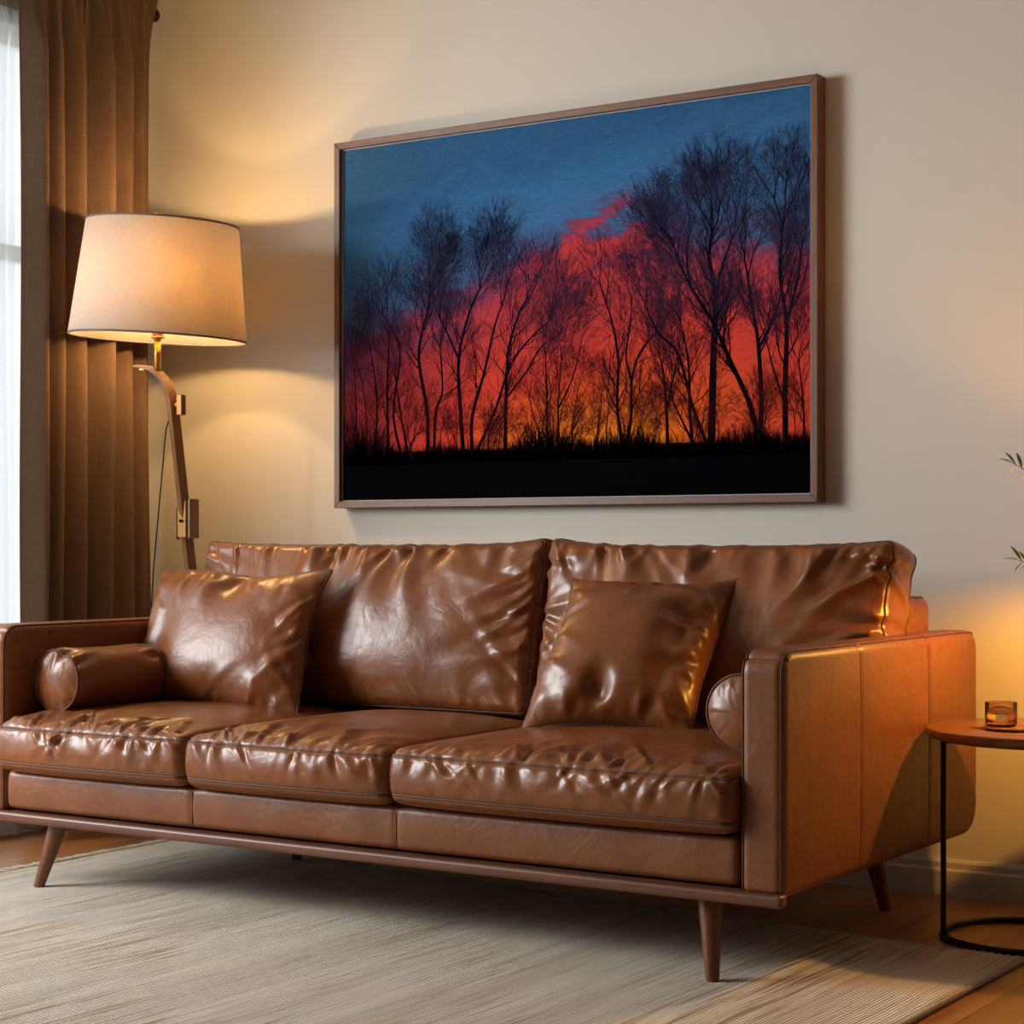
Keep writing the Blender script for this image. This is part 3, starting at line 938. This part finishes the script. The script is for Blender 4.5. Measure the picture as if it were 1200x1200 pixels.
M_ = NM('added upward light dimmer')  # disc added over the shade to dim its upward light on the wall
_d = M_.n('ShaderNodeBsdfTranslucent', {'Color': (.8, .6, .4, 1)}); _t = M_.n('ShaderNodeBsdfTransparent')
_m = M_.n('ShaderNodeMixShader', {0: .3, 1: _d, 2: _t}); M_.t.links.new(_m.outputs[0], M_.out.inputs[0])
MB().lathe([(.0001, .486), (.1003, .486)], 64).build('added_top_dimmer', M_.m, lp2)

# ------------------------------------------------------------ framed picture
PXL, PXR, PZB, PZT = -3.641, -2.092, 1.0105, 2.0765
pw, ph = PXR-PXL, PZT-PZB
pic = thing('framed_picture', 'large framed sunset picture of bare black trees hanging above the sofa', 'picture', ((PXL+PXR)/2, 4.63, PZB))
FW = .0205
def frame_bar(a, b_, mat):
    # mitred bar, local xz, depth from y=-.034 to .020
    (x0, z0), (x1, z1) = a, b_
    dx, dz = x1-x0, z1-z0; L = math.hypot(dx, dz); tx, tz = dx/L, dz/L; nx, nz = -tz, tx   # n points outward
    v = []
    for y in (-.030, .020):
        v += [(x0, y, z0), (x1, y, z1), (x1+(tx+nx)*FW, y, z1+(tz+nz)*FW), (x0+(nx-tx)*FW, y, z0+(nz-tz)*FW)]
    m = MB().add(v, [(0,1,2,3),(7,6,5,4),(0,4,5,1),(1,5,6,2),(2,6,7,3),(3,7,4,0)])
    return m.build('frame_bar', mat, pic, smooth=False, bevel=.0015)
hw = pw/2
frame_bar((-hw, ph), (hw, ph), FRAMEWOOD)
frame_bar((hw, ph), (hw, 0), FRAMEWOOD_V)
frame_bar((hw, 0), (-hw, 0), FRAMEWOOD)
frame_bar((-hw, 0), (-hw, ph), FRAMEWOOD_V)
# thin pale inner edge of the print
m = MB(); e = .0028
m.box((-hw, -.0165, 0), (hw, -.013, e)); m.box((-hw, -.0165, ph-e), (hw, -.013, ph)); m.box((-hw, -.0165, e), (-hw+e, -.013, ph-e)); m.box((hw-e, -.0165, e), (hw, -.013, ph-e))
m.build('print_border', plain('pale print edge', (.42, .40, .40, 1), .6), pic, smooth=False)

def sky_art():
    M = NM('sunset print')
    tc = M.n('ShaderNodeTexCoord'); sp = M.n('ShaderNodeSeparateXYZ', {0: (tc, 'Object')})
    u = M.math('ADD', M.math('DIVIDE', (sp, 0), pw), .5); v = M.math('DIVIDE', (sp, 2), ph)
    cu_ = M.n('ShaderNodeCombineXYZ', {0: u, 1: v, 2: 0.0})
    wn = M.noise(cu_, 2.2, 5, .6, .3)
    w2 = M.noise(M.n('ShaderNodeMapping', {'Vector': cu_, 'Scale': (1, 1.9, 1), 'Rotation': (0, 0, .25)}), 9, 7, .68, .5)
    # glow centre low right of middle
    du = M.math('DIVIDE', M.math('SUBTRACT', u, .60), 1.28); dv = M.math('DIVIDE', M.math('SUBTRACT', v, .15), .78)
    d = M.math('SQRT', M.math('ADD', M.math('MULTIPLY', du, du), M.math('MULTIPLY', dv, dv)))
    # the right-hand side stays red higher up, so pull it closer
    pull = M.math('MULTIPLY', M.ramp(M.math('SUBTRACT', u, M.math('MULTIPLY', v, .0)), [(.55, g(0)), (1, g(1))]), M.math('MULTIPLY', v, .17))
    d = M.math('SUBTRACT', d, pull)
    d = M.math('ADD', d, M.math('MULTIPLY', M.math('SUBTRACT', wn, .5), .22))
    # red cloud streak climbing from the centre to upper right
    ln = M.math('ABSOLUTE', M.math('SUBTRACT', u, M.math('ADD', .36, M.math('MULTIPLY', v, .34))))
    st = M.math('MAXIMUM', M.math('SUBTRACT', 1, M.math('DIVIDE', ln, .21)), 0)
    st = M.math('MULTIPLY', st, M.ramp(v, [(.45, g(0)), (.58, g(1)), (.76, g(.55)), (.95, g(.0))]))
    d = M.math('SUBTRACT', d, M.math('MULTIPLY', st, M.ramp(w2, [(.44, g(0)), (.56, g(.46))])))
    d = M.math('ADD', d, M.math('MULTIPLY', M.math('SUBTRACT', w2, .5), M.ramp(v, [(.25, g(.12)), (.6, g(.42))])))
    d = M.math('MAXIMUM', d, M.math('SUBTRACT', M.math('MULTIPLY', v, .64), .03))
    sc = lambda c, k: tuple(x*k for x in c[:3])+(1,)
    K = 1.15
    col = M.ramp(d, [(0.0, sc(lin(228, 152, 30), K)), (.07, sc(lin(224, 118, 30), K)), (.15, sc(lin(214, 84, 38), K)), (.27, sc(lin(198, 62, 46), K)),
                     (.46, sc(lin(178, 58, 62), K)), (.56, sc(lin(118, 60, 88), K)), (.62, sc(lin(72, 84, 122), K)), (.70, sc(lin(60, 104, 146), K)), (.86, sc(lin(54, 98, 140), K)), (1.1, sc(lin(46, 86, 124), K))])
    col = M.mix(M.math('MULTIPLY', M.ramp(u, [(0, g(.62)), (.30, g(0))]), M.ramp(v, [(.35, g(1)), (.62, g(0))])), col, lin(52, 26, 44))
    # fine brush texture
    br = M.noise(M.n('ShaderNodeMapping', {'Vector': cu_, 'Scale': (60, 160, 1), 'Rotation': (0, 0, -.2)}), 1, 4, .6)
    col = M.mix(.14, col, M.ramp(br, [(.3, g(0)), (.7, g(1))]), 'OVERLAY')
    gr = M.math('ADD', v, M.math('MULTIPLY', M.math('SUBTRACT', M.noise(M.n('ShaderNodeMapping', {'Vector': cu_, 'Scale': (50, 9, 1)}), 1, 4, .7), .5), .10))
    mask = M.ramp(gr, [(.122, g(1)), (.165, g(0))])
    col = M.mix(mask, col, lin(7, 7, 11))
    bs_ = M.n('ShaderNodeBsdfDiffuse', {'Color': col})
    M.t.links.new(bs_.outputs[0], M.out.inputs[0]); return M.m
def tree_art(name, lo, hi):
    M = NM(name); tc = M.n('ShaderNodeTexCoord'); sp = M.n('ShaderNodeSeparateXYZ', {0: (tc, 'Object')})
    v = M.math('DIVIDE', (sp, 2), ph)
    col = M.ramp(v, [(.30, lo), (.68, hi)])
    bs_ = M.n('ShaderNodeBsdfDiffuse', {'Color': col})
    M.t.links.new(bs_.outputs[0], M.out.inputs[0]); return M.m
ART = sky_art()
TREE = tree_art('bare trees ink', lin(9, 9, 15), lin(24, 28, 50))
TWIGI = tree_art('bare twigs ink', lin(62, 22, 26), lin(48, 44, 72))

tv, tf, tm = [], [], []
YF = [-.0152]
def seg(p, q, w0, w1, mi):
    dx, dz = q[0]-p[0], q[1]-p[1]; L = math.hypot(dx, dz)
    if L < 1e-6: return
    nx, nz = -dz/L, dx/L
    def inside(c): return -hw+.003 < c[0] < hw-.003 and .003 < c[1] < ph-.003
    if not (inside(p) and inside(q)): return
    b0 = len(tv); y = YF[0]
    tv.extend([(p[0]-nx*w0/2, y, p[1]-nz*w0/2), (p[0]+nx*w0/2, y, p[1]+nz*w0/2), (q[0]+nx*w1/2, y, q[1]+nz*w1/2), (q[0]-nx*w1/2, y, q[1]-nz*w1/2)])
    tf.append((b0, b0+3, b0+2, b0+1)); tm.append(mi)
tr = random.Random(99)
def grow(x, z, a, L, w, dep, up=.18, spread_=.42):
    """a = angle from vertical; draws one branch and its children"""
    if w < .0003: w = .0003
    n = 5 if dep > 1 else 3
    p = (x, z); aa = a; curl = tr.gauss(0, .10)
    for i in range(n):
        aa += curl*.5+tr.gauss(0, .07)-aa*up*.35
        ln = L/n
        q = (p[0]+math.sin(aa)*ln, p[1]+math.cos(aa)*ln)
        w0 = w*(1-.38*i/n); w1 = w*(1-.38*(i+1)/n)
        seg(p, q, w0, w1, 1 if w > .0016 else 2)
        p = q
        if dep > 0 and i >= 1 and tr.random() < (.62 if dep > 1 else .5):
            sg = tr.choice((-1, 1))
            grow(p[0], p[1], aa+sg*tr.uniform(.3, .75), L*tr.uniform(.55, .8), w1*tr.uniform(.36, .52), dep-1, up, spread_)
    if dep == 0:
        for sg in (-1, 1):
            b_ = aa+sg*tr.uniform(.06, .26); l_ = L*tr.uniform(.5, .85)
            seg(p, (p[0]+math.sin(b_)*l_, p[1]+math.cos(b_)*l_), .0005, .00025, 2)
    if dep > 0:
        for sg in ((-1, 1) if dep > 1 or tr.random() < .5 else (-1, .1, 1)):
            grow(p[0], p[1], aa+sg*tr.uniform(.12, spread_), L*tr.uniform(.68, .9), w*.56*tr.uniform(.85, 1.05), dep-1, up, spread_)
def trunk(pts, w0, w1, L=.12, dep=5, side=.5, spread_=.42):
    """pts in picture fractions; a smooth trunk with side branches and a fan crown"""
    P = [((u-.5)*pw, v*ph) for u, v in pts]
    Q = []
    for k in range(len(P)-1):
        p0 = P[max(k-1, 0)]; p1 = P[k]; p2 = P[k+1]; p3 = P[min(k+2, len(P)-1)]
        for i in range(8):
            t_ = i/8
            Q.append(tuple(.5*((2*p1[c])+(-p0[c]+p2[c])*t_+(2*p0[c]-5*p1[c]+4*p2[c]-p3[c])*t_*t_+(-p0[c]+3*p1[c]-3*p2[c]+p3[c])*t_**3) for c in (0, 1)))
    Q.append(P[-1]); N = len(Q)
    aa = 0
    for i in range(N-1):
        f0, f1 = i/(N-1), (i+1)/(N-1)
        a_ = w0+(w1-w0)*f0; b_ = w0+(w1-w0)*f1
        # overlap quads a touch so the bends stay closed
        dx, dz = Q[i+1][0]-Q[i][0], Q[i+1][1]-Q[i][1]
        seg((Q[i][0]-dx*.12, Q[i][1]-dz*.12), Q[i+1], a_, b_, 1)
        aa = math.atan2(dx, dz)
        if f0 > .30 and tr.random() < side:
            sg = tr.choice((-1, 1))
            grow(Q[i][0], Q[i][1], aa+sg*tr.uniform(.45, .95), L*tr.uniform(.6, 1.05), b_*tr.uniform(.28, .5), max(dep-2, 1), .25, spread_)
    for sg in (-1.0, -.15, .9):
        grow(Q[-1][0], Q[-1][1], aa*.6+sg*tr.uniform(.22, .42), L, w1*.8, dep-1, .16, spread_)
TR = [
 ([(.03,.10),(.035,.25),(.03,.36)], .006, .003, .075, 4),
 ([(.055,.10),(.06,.22),(.05,.33)], .006, .003, .07, 4),
 ([(.08,.10),(.085,.28),(.07,.42)], .008, .004, .085, 5),
 ([(.114,.10),(.11,.30),(.115,.46)], .011, .005, .09, 5),
 ([(.150,.10),(.125,.24),(.140,.42),(.10,.52)], .009, .004, .08, 5),
 ([(.165,.10),(.145,.22),(.13,.34)], .008, .004, .08, 4),
 ([(.205,.10),(.205,.24),(.185,.40),(.205,.52),(.212,.58)], .013, .006, .085, 6),
 ([(.220,.10),(.225,.24),(.24,.30),(.235,.42)], .010, .005, .08, 4),
 ([(.29,.10),(.282,.24),(.278,.385),(.30,.50),(.325,.57)], .014, .006, .085, 6),
 ([(.278,.385),(.25,.46),(.235,.50)], .007, .004, .08, 4),
 ([(.31,.10),(.308,.22),(.335,.34),(.36,.47),(.375,.52)], .012, .005, .08, 5),
 ([(.315,.12),(.36,.24),(.395,.36),(.44,.43),(.48,.47)], .009, .004, .08, 5),
 ([(.382,.10),(.384,.25),(.39,.40),(.415,.50),(.43,.53)], .012, .005, .085, 5),
 ([(.384,.27),(.43,.34),(.46,.40),(.50,.43)], .006, .003, .07, 4),
 ([(.345,.11),(.348,.18),(.375,.24)], .006, .003, .06, 3),
 ([(.476,.11),(.474,.24),(.471,.38)], .008, .004, .08, 4),
 ([(.476,.11),(.45,.20),(.435,.27)], .005, .003, .05, 3),
 ([(.50,.10),(.498,.24),(.505,.36)], .006, .003, .085, 4),
 ([(.50,.24),(.53,.32),(.55,.42)], .005, .002, .07, 4),
 ([(.525,.10),(.53,.20),(.54,.28)], .006, .002, .05, 4),
 ([(.572,.10),(.585,.20),(.59,.26)], .005, .002, .05, 3),
 ([(.60,.10),(.60,.18),(.605,.24)], .005, .002, .05, 3),
 ([(.638,.10),(.630,.16),(.622,.24),(.624,.36),(.610,.46),(.600,.50)], .011, .005, .08, 5),
 ([(.638,.12),(.650,.20),(.652,.30),(.668,.37),(.700,.42)], .010, .004, .08, 5),
 ([(.652,.30),(.640,.36),(.648,.44),(.652,.50)], .006, .003, .07, 4),
 ([(.724,.10),(.722,.22),(.715,.32),(.708,.36)], .010, .004, .065, 4),
 ([(.722,.22),(.735,.30),(.748,.37)], .006, .003, .07, 4),
 ([(.785,.10),(.768,.15),(.735,.24)], .009, .005, .06, 3),
 ([(.775,.10),(.768,.22),(.765,.34),(.750,.44)], .010, .004, .08, 5),
 ([(.805,.12),(.775,.22),(.745,.36),(.705,.42),(.68,.49)], .010, .004, .08, 5),
 ([(.809,.08),(.812,.24),(.815,.40),(.818,.50),(.806,.60),(.812,.66)], .022, .008, .095, 6),
 ([(.815,.47),(.828,.56),(.850,.64)], .010, .005, .09, 5),
 ([(.905,.10),(.885,.22),(.845,.34),(.815,.43),(.770,.53),(.745,.60)], .015, .006, .09, 6),
 ([(.745,.60),(.73,.66),(.715,.68)], .006, .004, .07, 5),
 ([(.770,.53),(.762,.60),(.765,.65)], .006, .004, .08, 5),
 ([(.903,.10),(.905,.24),(.899,.38),(.886,.48),(.880,.54)], .014, .006, .085, 5),
 ([(.899,.36),(.93,.44),(.945,.52)], .008, .004, .08, 5),
 ([(.950,.10),(.950,.28),(.952,.42),(.940,.54),(.945,.66)], .015, .007, .095, 6),
 ([(.952,.42),(.972,.52),(.978,.58)], .008, .004, .08, 5),
 ([(.950,.22),(.93,.30),(.915,.38)], .006, .003, .06, 4),
 ([(.985,.10),(.983,.22),(.975,.32)], .006, .003, .07, 4),
]
for pts, w0, w1, L, dep in TR:
    YF[0] -= .000012
    trunk(pts, w0*1.15, w1*.85, L*.80, dep-1 if dep > 4 else dep, .52)
# thin saplings and brush along the dark ground
for i in range(60):
    u = tr.uniform(.01, .99); YF[0] -= .000003
    grow((u-.5)*pw, .12*ph, tr.gauss(0, .16), tr.uniform(.03, .075), tr.uniform(.0014, .0032), 3, .1)
for i in range(3200):
    u = tr.random(); cl = .5+.5*math.sin(u*31)+.5*math.sin(u*13+1)
    hgt = .010+.075*max(0, cl)**1.5*tr.random()**1.8
    x = (u-.5)*pw; a = tr.gauss(0, .5)
    seg((x, .100*ph), (x+math.sin(a)*hgt, .118*ph+.01+math.cos(a)*hgt), .0026, .0005, 1)
    if i % 3 == 0: seg((x, .105*ph), (x-math.sin(a)*hgt, .12*ph+math.cos(a)*hgt*1.5), .0012, .0004, 2)
canv_v = [(-hw, -.0150, 0), (hw, -.0150, 0), (hw, -.0150, ph), (-hw, -.0150, ph), (-hw, 0, 0), (hw, 0, 0), (hw, 0, ph), (-hw, 0, ph)]
canv_f = [(0,1,2,3), (5,4,7,6), (0,4,5,1), (1,5,6,2), (2,6,7,3), (3,7,4,0)]
me = mesh_from(canv_v+tv, canv_f+[tuple(i+8 for i in f) for f in tf])
me.materials.append(ART); me.materials.append(TREE); me.materials.append(TWIGI)
me.polygons.foreach_set('material_index', [0]*6+tm); me.update()
cv = bpy.data.objects.new('print', me); C.objects.link(cv); cv.parent = pic
print('tree quads', len(tf))

# ------------------------------------------------------------ light: daylight through the window
w = bpy.data.worlds.new('World'); S.world = w; w.use_nodes = True
bg = w.node_tree.nodes['Background']; bg.inputs[0].default_value = (.86, .92, 1.0, 1); bg.inputs[1].default_value = 1.9
L = bpy.data.lights.new('window daylight', 'AREA'); L.shape = 'RECTANGLE'; L.size = 1.9; L.size_y = 1.5
L.energy = 345; L.color = (.97, .98, 1.0)
lo = bpy.data.objects.new('window_daylight', L); C.objects.link(lo)
lo.location = (-6.1, 1.1, 1.95)
lo.rotation_euler = (Vector((-2.6, 3.6, .6))-lo.location).to_track_quat('-Z', 'Y').to_euler()

# ------------------------------------------------------------ camera
cam = bpy.data.cameras.new('Camera'); co_ = bpy.data.objects.new('Camera', cam); C.objects.link(co_)
co_.location = (0, 0, .88); co_.rotation_euler = (PI/2, 0, math.atan2(.548, .836))
cam.sensor_width = 36; cam.lens = 2260/1200*36; cam.shift_y = 38/1200; cam.clip_start = .05
S.camera = co_
S.view_settings.view_transform = 'Standard'; S.view_settings.look = 'None'
S.view_settings.gamma = 1; S.view_settings.exposure = -0.30; S.view_settings.use_curve_mapping = False
